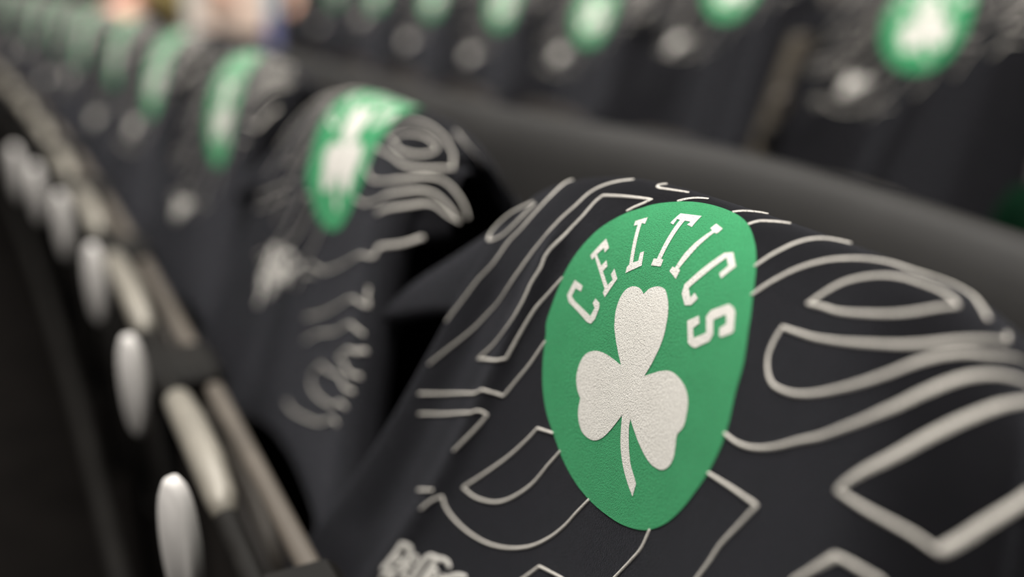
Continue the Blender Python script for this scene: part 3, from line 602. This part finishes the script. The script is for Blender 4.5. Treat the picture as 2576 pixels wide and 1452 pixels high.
def human(loc, rz, label, top, bottom, sleeve_len, armL, armR, h=1.74, hem=.93, bend=0., bald=False):
    s = h/1.74
    J = [('pelvis', None, (0, 0, .95), (.155, .105)), ('waist', 'pelvis', (0, 0, 1.10), (.14, .095)), ('chest', 'waist', (0, 0, 1.30), (.165, .11)), ('upper', 'chest', (0, 0, 1.42), (.14, .09)), ('neck', 'upper', (0, 0, 1.50), (.055, .055)), ('jaw', 'neck', (0, .02, 1.57), (.065, .075)), ('head', 'jaw', (0, .015, 1.64), (.078, .095)), ('crown', 'head', (0, .0, 1.715), (.06, .075)), ('nose', 'head', (0, .11, 1.615), (.014, .02))]
    for sx, n in ((-1, 'L'), (1, 'R')):
        J += [('hip'+n, 'pelvis', (sx*.09, 0, .88), (.095, .095)), ('knee'+n, 'hip'+n, (sx*.105, .02, .50), (.062, .062)), ('calf'+n, 'knee'+n, (sx*.108, -.01, .36), (.056, .058)), ('ankle'+n, 'calf'+n, (sx*.11, -.01, .09), (.038, .042)), ('toe'+n, 'ankle'+n, (sx*.125, .14, .035), (.042, .03))]
        el, wr = armL if sx < 0 else armR
        J += [('sh'+n, 'upper', (sx*.18, 0, 1.41), (.062, .062)), ('el'+n, 'sh'+n, el, (.044, .044)), ('wr'+n, 'el'+n, wr, (.029, .034))]
        d = (Vector(wr)-Vector(el)).normalized(); side = d.cross(Vector((1, 0, 0))).normalized(); w = Vector(wr)
        pal = w+d*.07; J += [('palm'+n, 'wr'+n, tuple(pal), (.022, .04))]
        for q in range(4):
            b = pal+d*.02+side*(.03-.02*q); ln = (.065, .078, .072, .055)[q]; bendv = Vector((-sx*.02, 0, 0))
            J += [('f%d%s' % (q, n), 'palm'+n, tuple(b+d*.02), .009), ('g%d%s' % (q, n), 'f%d%s' % (q, n), tuple(b+d*ln*.6+bendv*.4), .0085), ('t%d%s' % (q, n), 'g%d%s' % (q, n), tuple(b+d*ln*.95+bendv), .0075)]
        J += [('th1'+n, 'wr'+n, tuple(w+d*.035+side*.035), .011), ('th2'+n, 'th1'+n, tuple(w+d*.075+side*.055), .0095)]
    J = [(a, b, tuple(x*s for x in c), tuple(x*s for x in r) if isinstance(r, tuple) else r*s) for a, b, c, r in J]
    def is_top(c):
        if is_arm(c):
            sh = Vector((math.copysign(.18*s, c.x), 0, 1.41*s)); return (c-sh).length < sleeve_len*s
        return hem*s < c.z < 1.49*s
    chains = []
    for sx, (el, wr) in ((-1, armL), (1, armR)):
        el, wr = Vector(el)*s, Vector(wr)*s; chains.append((sx, [(Vector((sx*.2, 0, 1.38))*s, el), (el, wr), (wr, wr+(wr-el).normalized()*.22)]))
    def is_arm(c):
        for sx, ch in chains:
            if c.x*sx < .13*s: continue
            for p, q in ch:
                d = q-p; t = max(0, min(1, (c-p).dot(d)/d.length_squared))
                if (c-p-d*t).length < .075*s: return True
        return False
    mats = [(top, is_top), ('shoe', lambda c: c.z < .085*s), (bottom, lambda c: c.z < 1.0*s and not is_arm(c)), ('skin', lambda c: True)]
    root = person('person', loc, rz, label, J, mats, bend)
    body = root.children[0]
    def blob(name, c, r, m, keep=None, n=14):
        v = []; f = []
        for i in range(n+1):
            a = math.pi*i/n
            for j in range(2*n):
                t = math.pi*j/n; v.append(Vector((c[0]+r[0]*math.sin(a)*math.cos(t), c[1]+r[1]*math.sin(a)*math.sin(t), c[2]+r[2]*math.cos(a)))*s)
        for i in range(n):
            for j in range(2*n):
                q = (i*2*n+j, (i+1)*2*n+j, (i+1)*2*n+(j+1) % (2*n), i*2*n+(j+1) % (2*n)); cc = sum((v[k] for k in q), Vector())/4/s
                if keep is None or keep(cc): f.append(q)
        if bend:
            for p in v:
                y, z = p.y, p.z-.95; p.y = y*math.cos(bend)+z*math.sin(bend); p.z = .95-y*math.sin(bend)+z*math.cos(bend)
        return mesh_obj(name, v, f, M[m], body)
    if not bald: blob('hair', (0, -.012, 1.672), (.088, .108, .088), 'hair', lambda c: c.z > 1.60+max(0, (c.y+.01)*1.1))
    for sx in (-1, 1):
        blob('eye', (sx*.032, .088, 1.648), (.013, .012, .010), 'eye', n=8)
        blob('ear', (sx*.080, .0, 1.625), (.012, .022, .034), 'skin', n=8)
    blob('mouth', (0, .098, 1.572), (.024, .008, .007), 'lip', n=8)
    return root
human((1.05, 4.64, RISE), math.pi/2, 'person with bare head in olive top bent over the far front-row seats, arms hanging', 'olive', 'brown_trouser', .40, ((-.25, .28, 1.36), (-.20, .52, 1.33)), ((.25, .28, 1.36), (.20, .52, 1.33)), bend=math.radians(118), bald=True)
human((.88, 4.15, RISE), math.pi+.35, 'person in long pale blue top and periwinkle jeans holding a pale pink board', 'sky_cotton', 'denim', .40, ((-.25, .0, 1.10), (-.23, .06, .86)), ((.25, .02, 1.10), (.21, .17, .86)), 1.62, .71)
brd = tag(empty('board', (.815, 4.00, .69)), 'pale pink board held low by the person in jeans', 'board')
brd.rotation_euler = (0, .12, .45)
MB().box((-.15, -.006, 0), (.15, .006, .30), .004).build('sheet', M['paper'], brd)
MB().box((-.04, -.012, .28), (.04, .010, .31), .003).build('clip', M['cap'], brd)
wp = tag(empty('white_post', (.745, 4.27, 0)), 'white post standing just beyond the far seats', 'post')
MB().box((-.055, -.055, 0), (.055, .055, 1.7), .01).build('shaft', M['post'], wp)
MB().box((-.08, -.08, 0), (.08, .08, .05), .008).build('base', M['post'], wp)
